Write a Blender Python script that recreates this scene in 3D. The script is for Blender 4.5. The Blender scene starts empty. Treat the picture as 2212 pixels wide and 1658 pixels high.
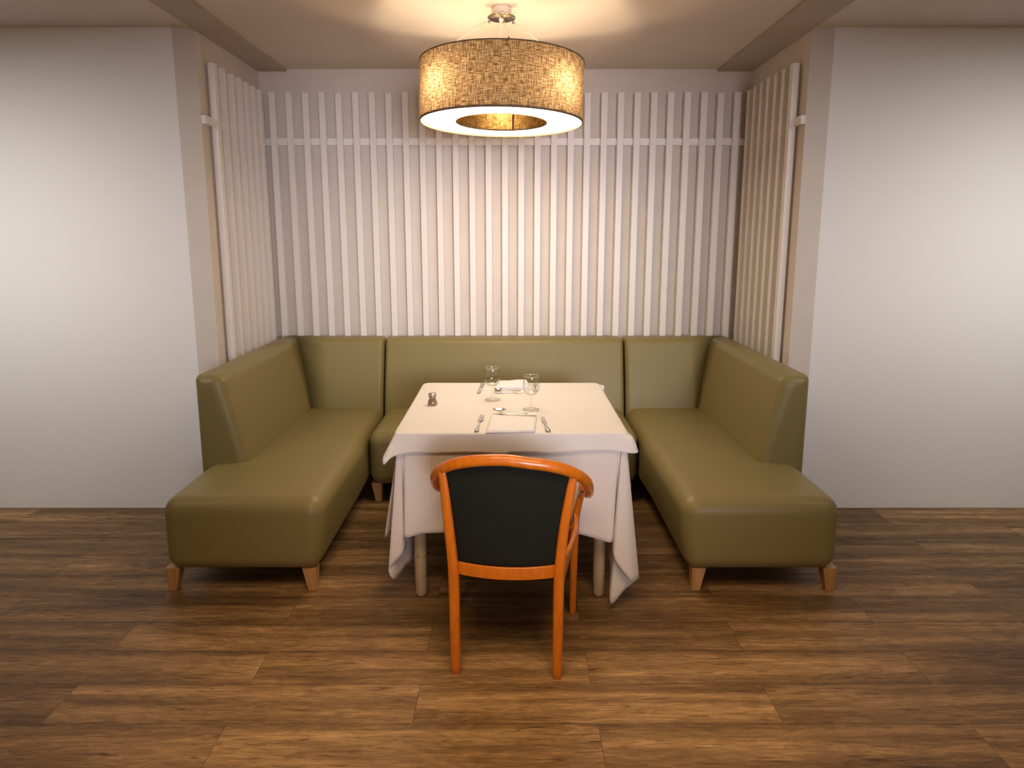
import bpy, bmesh, math, random
from mathutils import Vector, Matrix, Euler
random.seed(7)
PI = math.pi
C = bpy.context.scene.collection
SC = bpy.context.scene

# ------------------------------------------------------------------ camera
F = 1400.0                       # focal length in pixels of the 2212 px wide frame
PITCH = math.radians(9.3127)
EYE = 1.557
cam = bpy.data.cameras.new('camera')
cam.sensor_fit = 'HORIZONTAL'
cam.sensor_width = 36.0
cam.lens = F / 2212 * 36.0
cam.shift_x = 1.0 / 2212
cam.shift_y = -(829 - 737.58) / 2212
cam.clip_start = 0.05
co = bpy.data.objects.new('camera', cam)
C.objects.link(co)
co.location = (0, 0, EYE)
co.rotation_euler = (PI / 2 - PITCH, 0, 0)
SC.camera = co

# ------------------------------------------------------------------ world, lights, exposure
w = bpy.data.worlds.new('world')
SC.world = w
w.use_nodes = True
bg = w.node_tree.nodes['Background']
bg.inputs[0].default_value = (1.0, 0.62, 0.34, 1)
bg.inputs[1].default_value = 0.085
SC.view_settings.view_transform = 'Standard'
SC.view_settings.look = 'None'
SC.view_settings.gamma = 1.0
SC.view_settings.exposure = 0.0
SC.view_settings.use_curve_mapping = False


def area(name, loc, target, sx, sy, power, col, spread=180):
    l = bpy.data.lights.new(name, 'AREA')
    l.shape = 'RECTANGLE'
    l.size, l.size_y = sx, sy
    l.energy = power
    l.color = col
    l.spread = math.radians(spread)
    o = bpy.data.objects.new(name, l)
    C.objects.link(o)
    o.location = loc
    d = Vector(target) - Vector(loc)
    o.rotation_euler = d.to_track_quat('-Z', 'Y').to_euler()
    return o


# daylight from the dining room window, behind the camera to the right
area('window_daylight', (1.0, -1.7, 1.55), (-0.15, 4.3, 1.47), 1.8, 1.1, 10.0, (0.92, 0.88, 0.98), 39)
# warm ceiling lamp of the dining room above and behind the camera
area('dining_room_lamp', (0.0, 0.75, 2.55), (0.0, 0.85, 0.0), 1.6, 0.8, 26, (1.0, 0.70, 0.40), 100)

# unseen fill lights, added to brighten the white walls beside the alcove
area('added_wall_fill', (-3.0, 1.7, 2.5), (-2.8, 3.55, 1.2), 1.8, 0.4, 11, (1.0, 0.95, 0.90), 80)
area('added_wall_fill', (2.95, 1.7, 2.5), (2.75, 3.55, 1.2), 1.8, 0.4, 11, (1.0, 0.95, 0.90), 80)

LAMP = Vector((-0.047, 3.25, 0))


# ------------------------------------------------------------------ material helpers
def new_mat(name):
    m = bpy.data.materials.new(name)
    m.use_nodes = True
    nt = m.node_tree
    return m, nt, nt.nodes['Principled BSDF']


def plain(name, col, rough=0.5, metal=0.0, spec=0.5, coat=0.0, trans=0.0, ior=1.45, noise=0.0, nscale=30, bump=0.0, bscale=200, sheen=0.0):
    m, nt, b = new_mat(name)
    b.inputs['Base Color'].default_value = (*col, 1)
    b.inputs['Roughness'].default_value = rough
    b.inputs['Metallic'].default_value = metal
    b.inputs['Specular IOR Level'].default_value = spec
    b.inputs['Coat Weight'].default_value = coat
    b.inputs['Coat Roughness'].default_value = 0.12
    b.inputs['Transmission Weight'].default_value = trans
    b.inputs['IOR'].default_value = ior
    b.inputs['Sheen Weight'].default_value = sheen
    N = nt.nodes
    L = nt.links
    tc = N.new('ShaderNodeTexCoord')
    if noise > 0:
        n = N.new('ShaderNodeTexNoise')
        n.inputs['Scale'].default_value = nscale
        n.inputs['Detail'].default_value = 4
        r = N.new('ShaderNodeValToRGB')
        r.color_ramp.elements[0].position = 0.3
        r.color_ramp.elements[1].position = 0.7
        r.color_ramp.elements[0].color = (*[c * (1 - noise) for c in col], 1)
        r.color_ramp.elements[1].color = (*[min(1, c * (1 + noise)) for c in col], 1)
        L.new(tc.outputs['Object'], n.inputs['Vector'])
        L.new(n.outputs['Fac'], r.inputs['Fac'])
        L.new(r.outputs['Color'], b.inputs['Base Color'])
    if bump > 0:
        n2 = N.new('ShaderNodeTexNoise')
        n2.inputs['Scale'].default_value = bscale
        n2.inputs['Detail'].default_value = 3
        bp = N.new('ShaderNodeBump')
        bp.inputs['Strength'].default_value = bump
        bp.inputs['Distance'].default_value = 0.002
        L.new(tc.outputs['Object'], n2.inputs['Vector'])
        L.new(n2.outputs['Fac'], bp.inputs['Height'])
        L.new(bp.outputs['Normal'], b.inputs['Normal'])
    return m


def wood(name, c0, c1, c2, scale=(30, 30, 2.0), rough=0.35, coat=0.0, wear=False, coat_rough=0.08, dist=0.6):
    """straight grain along local Z (object coordinates)"""
    m, nt, b = new_mat(name)
    N, L = nt.nodes, nt.links
    tc = N.new('ShaderNodeTexCoord')
    mp = N.new('ShaderNodeMapping')
    mp.inputs['Scale'].default_value = scale
    n = N.new('ShaderNodeTexNoise')
    n.inputs['Scale'].default_value = 1.0
    n.inputs['Detail'].default_value = 6
    n.inputs['Distortion'].default_value = dist
    r = N.new('ShaderNodeValToRGB')
    e = r.color_ramp.elements
    e[0].position, e[1].position = 0.3, 0.72
    e[0].color, e[1].color = (*c0, 1), (*c2, 1)
    mid = e.new(0.52)
    mid.color = (*c1, 1)
    L.new(tc.outputs['Object'], mp.inputs['Vector'])
    L.new(mp.outputs['Vector'], n.inputs['Vector'])
    L.new(n.outputs['Fac'], r.inputs['Fac'])
    out = r.outputs['Color']
    if wear:
        n2 = N.new('ShaderNodeTexNoise')
        n2.inputs['Scale'].default_value = 55
        n2.inputs['Detail'].default_value = 2
        r2 = N.new('ShaderNodeValToRGB')
        r2.color_ramp.elements[0].position = 0.69
        r2.color_ramp.elements[1].position = 0.72
        mx = N.new('ShaderNodeMix')
        mx.data_type = 'RGBA'
        mx.inputs['B'].default_value = (0.06, 0.04, 0.025, 1)
        L.new(tc.outputs['Object'], n2.inputs['Vector'])
        L.new(n2.outputs['Fac'], r2.inputs['Fac'])
        L.new(r2.outputs['Color'], mx.inputs['Factor'])
        L.new(out, mx.inputs['A'])
        out = mx.outputs['Result']
    L.new(out, b.inputs['Base Color'])
    b.inputs['Roughness'].default_value = rough
    b.inputs['Coat Weight'].default_value = coat
    b.inputs['Coat Roughness'].default_value = coat_rough
    return m


def floor_mat():
    m, nt, b = new_mat('laminate_planks')
    N, L = nt.nodes, nt.links

    def mathn(op, a, b_=None, c=None):
        n = N.new('ShaderNodeMath')
        n.operation = op
        for i, v in enumerate((a, b_, c)):
            if v is None:
                continue
            if isinstance(v, (int, float)):
                n.inputs[i].default_value = v
            else:
                L.new(v, n.inputs[i])
        return n.outputs[0]
    tc = N.new('ShaderNodeTexCoord')
    sep = N.new('ShaderNodeSeparateXYZ')
    L.new(tc.outputs['Object'], sep.inputs[0])
    X, Y = sep.outputs[0], sep.outputs[1]
    W, LEN = 0.186, 1.20
    yr = mathn('DIVIDE', mathn('SUBTRACT', Y, 1.868), W)
    row = mathn('FLOOR', yr)
    fy = mathn('FRACT', yr)
    par = mathn('MODULO', mathn('ADD', row, 200.0), 2.0)
    xo = mathn('ADD', mathn('DIVIDE', mathn('ADD', X, 0.32), LEN), mathn('MULTIPLY', par, 0.5))
    pid = mathn('FLOOR', xo)
    fx = mathn('FRACT', xo)
    comb = N.new('ShaderNodeCombineXYZ')
    L.new(row, comb.inputs[0])
    L.new(pid, comb.inputs[1])
    wn = N.new('ShaderNodeTexWhiteNoise')
    wn.noise_dimensions = '2D'
    L.new(comb.outputs[0], wn.inputs['Vector'])
    # per plank shifted grain coordinates
    cg = N.new('ShaderNodeCombineXYZ')
    L.new(mathn('ADD', X, mathn('MULTIPLY', wn.outputs['Value'], 37.0)), cg.inputs[0])
    L.new(mathn('ADD', Y, mathn('MULTIPLY', row, 3.17)), cg.inputs[1])

    def noise(sx, sy, sc, det, dist, rgh=0.6):
        mp = N.new('ShaderNodeMapping')
        mp.inputs['Scale'].default_value = (sx, sy, 1)
        L.new(cg.outputs[0], mp.inputs['Vector'])
        n = N.new('ShaderNodeTexNoise')
        n.inputs['Scale'].default_value = sc
        n.inputs['Detail'].default_value = det
        n.inputs['Roughness'].default_value = rgh
        n.inputs['Distortion'].default_value = dist
        L.new(mp.outputs[0], n.inputs['Vector'])
        return n.outputs['Fac']
    fine = noise(2.6, 46, 1.6, 9, 2.2, 0.68)
    band = noise(0.7, 11, 1.0, 3, 0.8, 0.5)
    blot = noise(5, 18, 1.0, 6, 2.5, 0.7)
    streak = noise(3.5, 60, 1.0, 5, 2.0, 0.65)
    t = mathn('ADD', mathn('MULTIPLY', fine, 0.42), mathn('ADD', mathn('MULTIPLY', band, 0.50), mathn('MULTIPLY', blot, 0.28)))
    # printed boards are darker towards their long edges
    eb = mathn('POWER', mathn('ABSOLUTE', mathn('SUBTRACT', mathn('MULTIPLY', fy, 2.0), 1.0)), 3.0)
    t = mathn('SUBTRACT', t, mathn('MULTIPLY', eb, mathn('MULTIPLY', band, 0.13)))
    r = N.new('ShaderNodeValToRGB')
    e = r.color_ramp.elements
    e[0].position, e[1].position = 0.42, 0.78
    e[0].color, e[1].color = (0.080, 0.042, 0.018, 1), (0.60, 0.385, 0.185, 1)
    k = e.new(0.58)
    k.color = (0.225, 0.130, 0.056, 1)
    k = e.new(0.67)
    k.color = (0.375, 0.225, 0.102, 1)
    L.new(t, r.inputs['Fac'])
    # dark knots and checks
    rs = N.new('ShaderNodeValToRGB')
    rs.color_ramp.elements[0].position = 0.33
    rs.color_ramp.elements[1].position = 0.41
    rs.color_ramp.elements[0].color = (0.36, 0.30, 0.27, 1)
    rs.color_ramp.elements[1].color = (1, 1, 1, 1)
    L.new(streak, rs.inputs['Fac'])
    mx = N.new('ShaderNodeMix')
    mx.data_type = 'RGBA'
    mx.blend_type = 'MULTIPLY'
    mx.inputs['Factor'].default_value = 1
    L.new(r.outputs['Color'], mx.inputs['A'])
    L.new(rs.outputs['Color'], mx.inputs['B'])
    # per plank brightness
    hs = N.new('ShaderNodeHueSaturation')
    L.new(mx.outputs['Result'], hs.inputs['Color'])
    L.new(mathn('ADD', mathn('MULTIPLY', wn.outputs['Value'], 0.28), 0.86), hs.inputs['Value'])
    # seams
    dy = mathn('MULTIPLY', mathn('MINIMUM', fy, mathn('SUBTRACT', 1.0, fy)), W)
    dx = mathn('MULTIPLY', mathn('MINIMUM', fx, mathn('SUBTRACT', 1.0, fx)), LEN)
    dd = mathn('MINIMUM', dx, dy)
    seam = mathn('LESS_THAN', dd, 0.0011)
    mx2 = N.new('ShaderNodeMix')
    mx2.data_type = 'RGBA'
    mx2.inputs['B'].default_value = (0.04, 0.02, 0.012, 1)
    L.new(mathn('MULTIPLY', seam, 0.6), mx2.inputs['Factor'])
    L.new(hs.outputs['Color'], mx2.inputs['A'])
    L.new(mx2.outputs['Result'], b.inputs['Base Color'])
    b.inputs['Roughness'].default_value = 0.45
    b.inputs['Specular IOR Level'].default_value = 0.3
    bp = N.new('ShaderNodeBump')
    bp.inputs['Strength'].default_value = 0.15
    bp.inputs['Distance'].default_value = 0.001
    L.new(fine, bp.inputs['Height'])
    L.new(bp.outputs['Normal'], b.inputs['Normal'])
    return m


def linen_mat(name, dark, light, trans):
    """woven linen: irregular horizontal and vertical threads from the UV of the drum"""
    m, nt, b = new_mat(name)
    N, L = nt.nodes, nt.links
    nt.nodes.remove(b)
    out = [n for n in N if n.type == 'OUTPUT_MATERIAL'][0]
    uv = N.new('ShaderNodeTexCoord')

    def thr(sx, sy, det):
        mp = N.new('ShaderNodeMapping')
        mp.inputs['Scale'].default_value = (sx, sy, 1)
        L.new(uv.outputs['UV'], mp.inputs['Vector'])
        n = N.new('ShaderNodeTexNoise')
        n.inputs['Scale'].default_value = 1
        n.inputs['Detail'].default_value = det
        n.inputs['Roughness'].default_value = 0.7
        L.new(mp.outputs[0], n.inputs['Vector'])
        return n.outputs['Fac']
    a = thr(28, 260, 3)
    c = thr(330, 22, 3)
    mn = N.new('ShaderNodeMath')
    mn.operation = 'ADD'
    L.new(a, mn.inputs[0])
    L.new(c, mn.inputs[1])
    r = N.new('ShaderNodeValToRGB')
    r.color_ramp.elements[0].position = 0.445
    r.color_ramp.elements[1].position = 0.575
    r.color_ramp.elements[0].color = (*dark, 1)
    r.color_ramp.elements[1].color = (*light, 1)
    hf = N.new('ShaderNodeMath')
    hf.operation = 'MULTIPLY'
    hf.inputs[1].default_value = 0.5
    L.new(mn.outputs[0], hf.inputs[0])
    L.new(hf.outputs[0], r.inputs['Fac'])
    d = N.new('ShaderNodeBsdfDiffuse')
    t = N.new('ShaderNodeBsdfTranslucent')
    mx = N.new('ShaderNodeMixShader')
    mx.inputs[0].default_value = trans
    L.new(r.outputs['Color'], d.inputs['Color'])
    L.new(r.outputs['Color'], t.inputs['Color'])
    L.new(d.outputs[0], mx.inputs[1])
    L.new(t.outputs[0], mx.inputs[2])
    L.new(mx.outputs[0], out.inputs['Surface'])
    return m


def vinyl_mat():
    m, nt, b = new_mat('olive_vinyl')
    N, L = nt.nodes, nt.links
    tc = N.new('ShaderNodeTexCoord')
    n = N.new('ShaderNodeTexNoise')
    n.inputs['Scale'].default_value = 520
    n.inputs['Detail'].default_value = 2
    bp = N.new('ShaderNodeBump')
    bp.inputs['Strength'].default_value = 0.12
    bp.inputs['Distance'].default_value = 0.001
    L.new(tc.outputs['Object'], n.inputs['Vector'])
    L.new(n.outputs['Fac'], bp.inputs['Height'])
    n2 = N.new('ShaderNodeTexNoise')
    n2.inputs['Scale'].default_value = 3.0
    bp2 = N.new('ShaderNodeBump')
    bp2.inputs['Strength'].default_value = 0.10
    bp2.inputs['Distance'].default_value = 0.02
    L.new(tc.outputs['Object'], n2.inputs['Vector'])
    L.new(n2.outputs['Fac'], bp2.inputs['Height'])
    L.new(bp.outputs['Normal'], bp2.inputs['Normal'])
    L.new(bp2.outputs['Normal'], b.inputs['Normal'])
    b.inputs['Base Color'].default_value = (0.275, 0.222, 0.085, 1)
    b.inputs['Roughness'].default_value = 0.42
    b.inputs['Specular IOR Level'].default_value = 0.45
    return m


def cloth_mat(name, col, creases=()):
    m, nt, b = new_mat(name)
    N, L = nt.nodes, nt.links
    tc = N.new('ShaderNodeTexCoord')
    b.inputs['Base Color'].default_value = (*col, 1)
    b.inputs['Roughness'].default_value = 0.85
    b.inputs['Specular IOR Level'].default_value = 0.15
    mp = N.new('ShaderNodeMapping')
    mp.inputs['Scale'].default_value = (3, 9, 6)
    mp.inputs['Rotation'].default_value = (0, 0, 0.12)
    n = N.new('ShaderNodeTexNoise')
    n.inputs['Scale'].default_value = 1.6
    n.inputs['Detail'].default_value = 5
    n.inputs['Distortion'].default_value = 1.0
    bp = N.new('ShaderNodeBump')
    bp.inputs['Strength'].default_value = 0.42
    bp.inputs['Distance'].default_value = 0.012
    L.new(tc.outputs['Object'], mp.inputs['Vector'])
    L.new(mp.outputs[0], n.inputs['Vector'])
    # pressed fold lines left from ironing
    sep = N.new('ShaderNodeSeparateXYZ')
    L.new(tc.outputs['Object'], sep.inputs[0])
    h = n.outputs['Fac']
    for ax, pos in creases:
        a = N.new('ShaderNodeMath')
        a.operation = 'SUBTRACT'
        a.inputs[1].default_value = pos
        L.new(sep.outputs[ax], a.inputs[0])
        ab = N.new('ShaderNodeMath')
        ab.operation = 'ABSOLUTE'
        L.new(a.outputs[0], ab.inputs[0])
        mrg = N.new('ShaderNodeMapRange')
        mrg.inputs['From Max'].default_value = 0.006
        mrg.inputs['To Min'].default_value = 0.22
        mrg.inputs['To Max'].default_value = 0.0
        L.new(ab.outputs[0], mrg.inputs['Value'])
        ad = N.new('ShaderNodeMath')
        ad.operation = 'ADD'
        L.new(h, ad.inputs[0])
        L.new(mrg.outputs['Result'], ad.inputs[1])
        h = ad.outputs[0]
    L.new(h, bp.inputs['Height'])
    L.new(bp.outputs['Normal'], b.inputs['Normal'])
    return m


def emit_mat(name, col, strength):
    m, nt, b = new_mat(name)
    b.inputs['Base Color'].default_value = (0.9, 0.88, 0.84, 1)
    b.inputs['Emission Color'].default_value = (*col, 1)
    b.inputs['Emission Strength'].default_value = strength
    b.inputs['Roughness'].default_value = 0.5
    return m


def glass_mat(name):
    """thin clear glass: see-through, mirror-like towards the edges"""
    m, nt, b = new_mat(name)
    N, L = nt.nodes, nt.links
    N.remove(b)
    out = [n for n in N if n.type == 'OUTPUT_MATERIAL'][0]
    lw = N.new('ShaderNodeLayerWeight')
    lw.inputs['Blend'].default_value = 0.5
    pw = N.new('ShaderNodeMath')
    pw.operation = 'POWER'
    pw.inputs[1].default_value = 6.0
    L.new(lw.outputs['Facing'], pw.inputs[0])
    mr = N.new('ShaderNodeMath')
    mr.operation = 'POWER'
    mr.inputs[1].default_value = 5.0
    L.new(lw.outputs['Facing'], mr.inputs[0])
    m2 = N.new('ShaderNodeMath')
    m2.operation = 'MULTIPLY_ADD'
    m2.inputs[1].default_value = 0.92
    m2.inputs[2].default_value = 0.05
    L.new(mr.outputs[0], m2.inputs[0])
    tint = N.new('ShaderNodeMix')
    tint.data_type = 'RGBA'
    tint.inputs['A'].default_value = (0.99, 0.99, 0.985, 1)
    tint.inputs['B'].default_value = (0.45, 0.44, 0.40, 1)
    L.new(pw.outputs[0], tint.inputs['Factor'])
    tr = N.new('ShaderNodeBsdfTransparent')
    L.new(tint.outputs['Result'], tr.inputs['Color'])
    gl = N.new('ShaderNodeBsdfGlossy')
    gl.inputs['Roughness'].default_value = 0.02
    mx = N.new('ShaderNodeMixShader')
    L.new(m2.outputs[0], mx.inputs[0])
    L.new(tr.outputs[0], mx.inputs[1])
    L.new(gl.outputs[0], mx.inputs[2])
    L.new(mx.outputs[0], out.inputs['Surface'])
    return m


M = dict(
    wall=plain('beige_wall_paint', (0.76, 0.69, 0.62), 0.75, noise=0.03, nscale=6, bump=0.25, bscale=60),
    slat=plain('white_slat_paint', (0.93, 0.89, 0.86), 0.38, spec=0.5),
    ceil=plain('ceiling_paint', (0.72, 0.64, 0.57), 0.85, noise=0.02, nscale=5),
    soffit=plain('taupe_soffit', (0.50, 0.42, 0.35), 0.85, noise=0.02, nscale=5),  # ceiling border strips, darker than the ceiling between them
    outer=plain('white_room_paint', (0.95, 0.94, 0.93), 0.8),
    floor=floor_mat(),
    vinyl=vinyl_mat(),
    gap=plain('black_piping', (0.02, 0.018, 0.012), 0.6),
    beech=wood('pale_beech', (0.52, 0.28, 0.10), (0.62, 0.35, 0.14), (0.70, 0.42, 0.18), rough=0.45),
    orange=wood('varnished_orange_beech', (0.60, 0.150, 0.004), (0.68, 0.178, 0.006), (0.75, 0.212, 0.008), scale=(45, 45, 14), rough=0.38, coat=0.6),
    cream=wood('worn_cream_wood', (0.50, 0.37, 0.20), (0.58, 0.45, 0.27), (0.64, 0.51, 0.33), rough=0.5, wear=True),
    green=plain('dark_green_upholstery', (0.013, 0.015, 0.012), 0.85, bump=0.3, bscale=900, spec=0.25),
    cloth=cloth_mat('white_tablecloth_cotton', (0.83, 0.78, 0.74), ((0, 0.145), (0, -0.33))),
    cloth2=cloth_mat('white_overlay_cotton', (0.86, 0.82, 0.78), ((0, -0.047), (0, 0.215), (1, 3.12))),
    napkin=cloth_mat('white_napkin_cotton', (0.90, 0.88, 0.87)),
    steel=plain('stainless_steel', (0.62, 0.58, 0.54), 0.2, metal=1.0),
    chrome=plain('chrome', (0.55, 0.53, 0.50), 0.12, metal=1.0),
    white=plain('white_enamel', (0.80, 0.76, 0.70), 0.4),
    glass=glass_mat('clear_glass'),
    glass_edge=plain('polished_glass_edge', (0.95, 0.95, 0.92), 0.03, trans=1.0, ior=1.5),
    pepper=plain('ground_pepper', (0.40, 0.24, 0.13), 0.9, noise=0.7, nscale=420),
    linen=linen_mat('brown_linen', (0.070, 0.040, 0.019), (0.36, 0.25, 0.14), 0.34),
    linen_in=linen_mat('brown_linen_inner', (0.10, 0.058, 0.018), (0.42, 0.28, 0.10), 0.40),
    band=plain('brown_binding', (0.16, 0.105, 0.06), 0.8),
    diffuser=emit_mat('lamp_diffuser', (1.0, 0.80, 0.56), 17.0),
    bulb=emit_mat('lamp_bulb', (1.0, 0.78, 0.52), 240.0),
    wire=plain('steel_wire', (0.75, 0.68, 0.55), 0.35, metal=0.6),
    cord=plain('white_cord', (0.80, 0.72, 0.60), 0.5),
    dark=plain('dark_metal', (0.10, 0.08, 0.06), 0.4, metal=0.6),
)


# ------------------------------------------------------------------ geometry helpers
def P3(x, y, z):
    return Vector((x, y, z))


def mk(name, verts, faces, m, parent=None, smooth=True, local=False, wn=False, uvs=None, solid=0.0):
    off = Vector((0, 0, 0))
    if parent is not None and not local:
        off = parent.location.copy()
        if parent.parent is not None:
            off = off + parent.parent.location
    me = bpy.data.meshes.new(name)
    me.from_pydata([tuple(Vector(v) - off) for v in verts], [], faces)
    me.update()
    if uvs is not None:
        ul = me.uv_layers.new(name='UVMap')
        for p in me.polygons:
            for li in p.loop_indices:
                ul.data[li].uv = uvs[li]
    bm = bmesh.new()
    bm.from_mesh(me)
    bmesh.ops.remove_doubles(bm, verts=bm.verts, dist=1e-6)
    if uvs is None:
        bmesh.ops.recalc_face_normals(bm, faces=bm.faces)
    bm.to_mesh(me)
    bm.free()
    for p in me.polygons:
        p.use_smooth = smooth
    me.materials.append(m)
    o = bpy.data.objects.new(name, me)
    C.objects.link(o)
    if parent is not None:
        o.parent = parent
    if solid > 0:
        s = o.modifiers.new('solid', 'SOLIDIFY')
        s.thickness = solid
        s.offset = 0
    if wn:
        md = o.modifiers.new('wn', 'WEIGHTED_NORMAL')
        md.keep_sharp = True
    return o


def thing(name, label, cat, loc=(0, 0, 0), group=None, rz=0.0):
    o = bpy.data.objects.new(name, None)
    C.objects.link(o)
    o.location = loc
    o.rotation_euler = (0, 0, rz)
    o['label'] = label
    o['category'] = cat
    if group:
        o['group'] = group
    return o


def tag(o, label, cat, group=None):
    o['label'] = label
    o['category'] = cat
    if group:
        o['group'] = group
    return o


def structure(name, verts, faces, m, label=None):
    o = mk(name, verts, faces, m, None, smooth=False)
    o['kind'] = 'structure'
    if label:
        o['label'] = label
    return o


def box_vf(x0, x1, y0, y1, z0, z1):
    v = [(x0, y0, z0), (x1, y0, z0), (x1, y1, z0), (x0, y1, z0), (x0, y0, z1), (x1, y0, z1), (x1, y1, z1), (x0, y1, z1)]
    f = [(0, 3, 2, 1), (4, 5, 6, 7), (0, 1, 5, 4), (1, 2, 6, 5), (2, 3, 7, 6), (3, 0, 4, 7)]
    return v, f


def hexa(bottom, top, bev=0.0, seg=3):
    """prism from two quads (4 points each), edges bevelled"""
    bm = bmesh.new()
    vs = [bm.verts.new(p) for p in list(bottom) + list(top)]
    for f in [(3, 2, 1, 0), (4, 5, 6, 7), (0, 1, 5, 4), (1, 2, 6, 5), (2, 3, 7, 6), (3, 0, 4, 7)]:
        bm.faces.new([vs[i] for i in f])
    if bev > 0:
        bmesh.ops.bevel(bm, geom=list(bm.edges), offset=bev, segments=seg, affect='EDGES', profile=0.5)
    v = [tuple(x.co) for x in bm.verts]
    f = [tuple(y.index for y in x.verts) for x in (bm.verts.index_update() or bm.faces)]
    bm.free()
    return v, f


def bevbox(x0, x1, y0, y1, z0, z1, bev=0.003, seg=2):
    return hexa([(x0, y0, z0), (x1, y0, z0), (x1, y1, z0), (x0, y1, z0)], [(x0, y0, z1), (x1, y0, z1), (x1, y1, z1), (x0, y1, z1)], bev, seg)


def rbox(x0, x1, y0, y1, z0, z1, r, k=5, m=10, fn=None):
    """cushion shaped box: rounded edges, dense grid, optional deformation"""
    cx, cy, cz = (x0 + x1) / 2, (y0 + y1) / 2, (z0 + z1) / 2
    H = ((x1 - x0) / 2, (y1 - y0) / 2, (z1 - z0) / 2)

    def axis(h):
        a = h - r
        v = [-a - r * math.tan((1 - i / k) * PI / 4) for i in range(k)]
        v += [-a + 2 * a * i / m for i in range(m + 1)]
        v += [a + r * math.tan((i / k) * PI / 4) for i in range(1, k + 1)]
        return v
    A = [axis(h) for h in H]
    n = [len(a) for a in A]
    idx = {}
    verts = []
    faces = []

    def vid(i, j, l):
        key = (i, j, l)
        if key in idx:
            return idx[key]
        p = Vector((A[0][i], A[1][j], A[2][l]))
        q = Vector([max(-(H[t] - r), min(H[t] - r, p[t])) for t in range(3)])
        d = p - q
        if d.length > 1e-9:
            p = q + d.normalized() * r
        p = p + Vector((cx, cy, cz))
        if fn:
            p = fn(p)
        idx[key] = len(verts)
        verts.append(tuple(p))
        return idx[key]
    for ax in range(3):
        u, v = [t for t in range(3) if t != ax]
        for side in (0, n[ax] - 1):
            for i in range(n[u] - 1):
                for j in range(n[v] - 1):
                    q = []
                    for a, b in ((i, j), (i + 1, j), (i + 1, j + 1), (i, j + 1)):
                        t = [0, 0, 0]
                        t[ax], t[u], t[v] = side, a, b
                        q.append(vid(*t))
                    faces.append(tuple(q))
    return verts, faces


def catmull(pts, sub, closed=False):
    pts = [list(p) for p in pts]
    n = len(pts)
    out = []
    rng = range(n if closed else n - 1)
    for i in rng:
        if closed:
            p0, p1, p2, p3 = pts[(i - 1) % n], pts[i], pts[(i + 1) % n], pts[(i + 2) % n]
        else:
            p1, p2 = pts[i], pts[i + 1]
            p0 = pts[i - 1] if i > 0 else [2 * a - b for a, b in zip(p1, p2)]
            p3 = pts[i + 2] if i + 2 < n else [2 * b - a for a, b in zip(p1, p2)]
        for s in range(sub):
            t = s / sub
            out.append([0.5 * ((2 * b) + (-a + c) * t + (2 * a - 5 * b + 4 * c - d) * t * t + (-a + 3 * b - 3 * c + d) * t ** 3) for a, b, c, d in zip(p0, p1, p2, p3)])
    if not closed:
        out.append(pts[-1])
    return out


def tube(pts, rad, seg=16, sub=8, power=2.0, cap=True, up=None):
    """sweep of a super-ellipse along a spline; pts (x,y,z), rad list of (a,b) or number; a = sideways, b = along the up vector"""
    rr = []
    for r in (rad if isinstance(rad, list) else [rad] * len(pts)):
        rr.append(r if isinstance(r, tuple) else (r, r))
    full = catmull([list(p) + list(r) for p, r in zip(pts, rr)], sub)
    P = [Vector(q[:3]) for q in full]
    R = [(q[3], q[4]) for q in full]
    verts, faces = [], []
    n = len(P)
    prev = None
    for i in range(n):
        t = (P[min(i + 1, n - 1)] - P[max(i - 1, 0)]).normalized()
        if up is not None:
            b = Vector(up)
            b = (b - t * b.dot(t)).normalized()
        else:
            if prev is None:
                b = Vector((0, 0, 1)) if abs(t.z) < 0.9 else Vector((0, 1, 0))
            else:
                b = prev
            b = (b - t * b.dot(t)).normalized()
            prev = b
        s = t.cross(b)
        for j in range(seg):
            a = 2 * PI * j / seg
            ca, sa = math.cos(a), math.sin(a)
            e = 2 / power
            x = math.copysign(abs(ca) ** e, ca) * R[i][0]
            y = math.copysign(abs(sa) ** e, sa) * R[i][1]
            verts.append(tuple(P[i] + s * x + b * y))
    for i in range(n - 1):
        for j in range(seg):
            a, b2 = i * seg + j, i * seg + (j + 1) % seg
            faces.append((a, b2, b2 + seg, a + seg))
    if cap:
        for base, end, sgn in ((0, 0, -1), ((n - 1) * seg, n - 1, 1)):
            t = (P[min(end + 1, n - 1)] - P[max(end - 1, 0)]).normalized() * sgn
            last = [base + j for j in range(seg)]
            m_ = min(R[end])
            for (sc, adv) in ((0.93, 0.10), (0.75, 0.20), (0.4, 0.26)):
                ring = []
                for j in range(seg):
                    p = P[end] + (Vector(verts[base + j]) - P[end]) * sc + t * m_ * adv
                    ring.append(len(verts))
                    verts.append(tuple(p))
                for j in range(seg):
                    faces.append((last[j], last[(j + 1) % seg], ring[(j + 1) % seg], ring[j]))
                last = ring
            faces.append(tuple(last))
    return verts, faces


def lathe(profile, center=(0, 0, 0), seg=48, closed=False):
    """profile list of (r,z); revolve about the vertical through center"""
    verts, faces = [], []
    rings = []
    for r, z in profile:
        if r < 1e-6:
            rings.append([len(verts)])
            verts.append((center[0], center[1], center[2] + z))
        else:
            ids = []
            for j in range(seg):
                a = 2 * PI * j / seg
                ids.append(len(verts))
                verts.append((center[0] + r * math.cos(a), center[1] + r * math.sin(a), center[2] + z))
            rings.append(ids)
    pr = list(zip(rings, rings[1:]))
    if closed:
        pr.append((rings[-1], rings[0]))
    for A, B in pr:
        if len(A) == 1 and len(B) == 1:
            continue
        for j in range(seg):
            k = (j + 1) % seg
            if len(A) == 1:
                faces.append((A[0], B[k], B[j]))
            elif len(B) == 1:
                faces.append((A[j], A[k], B[0]))
            else:
                faces.append((A[j], A[k], B[k], B[j]))
    return verts, faces


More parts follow.
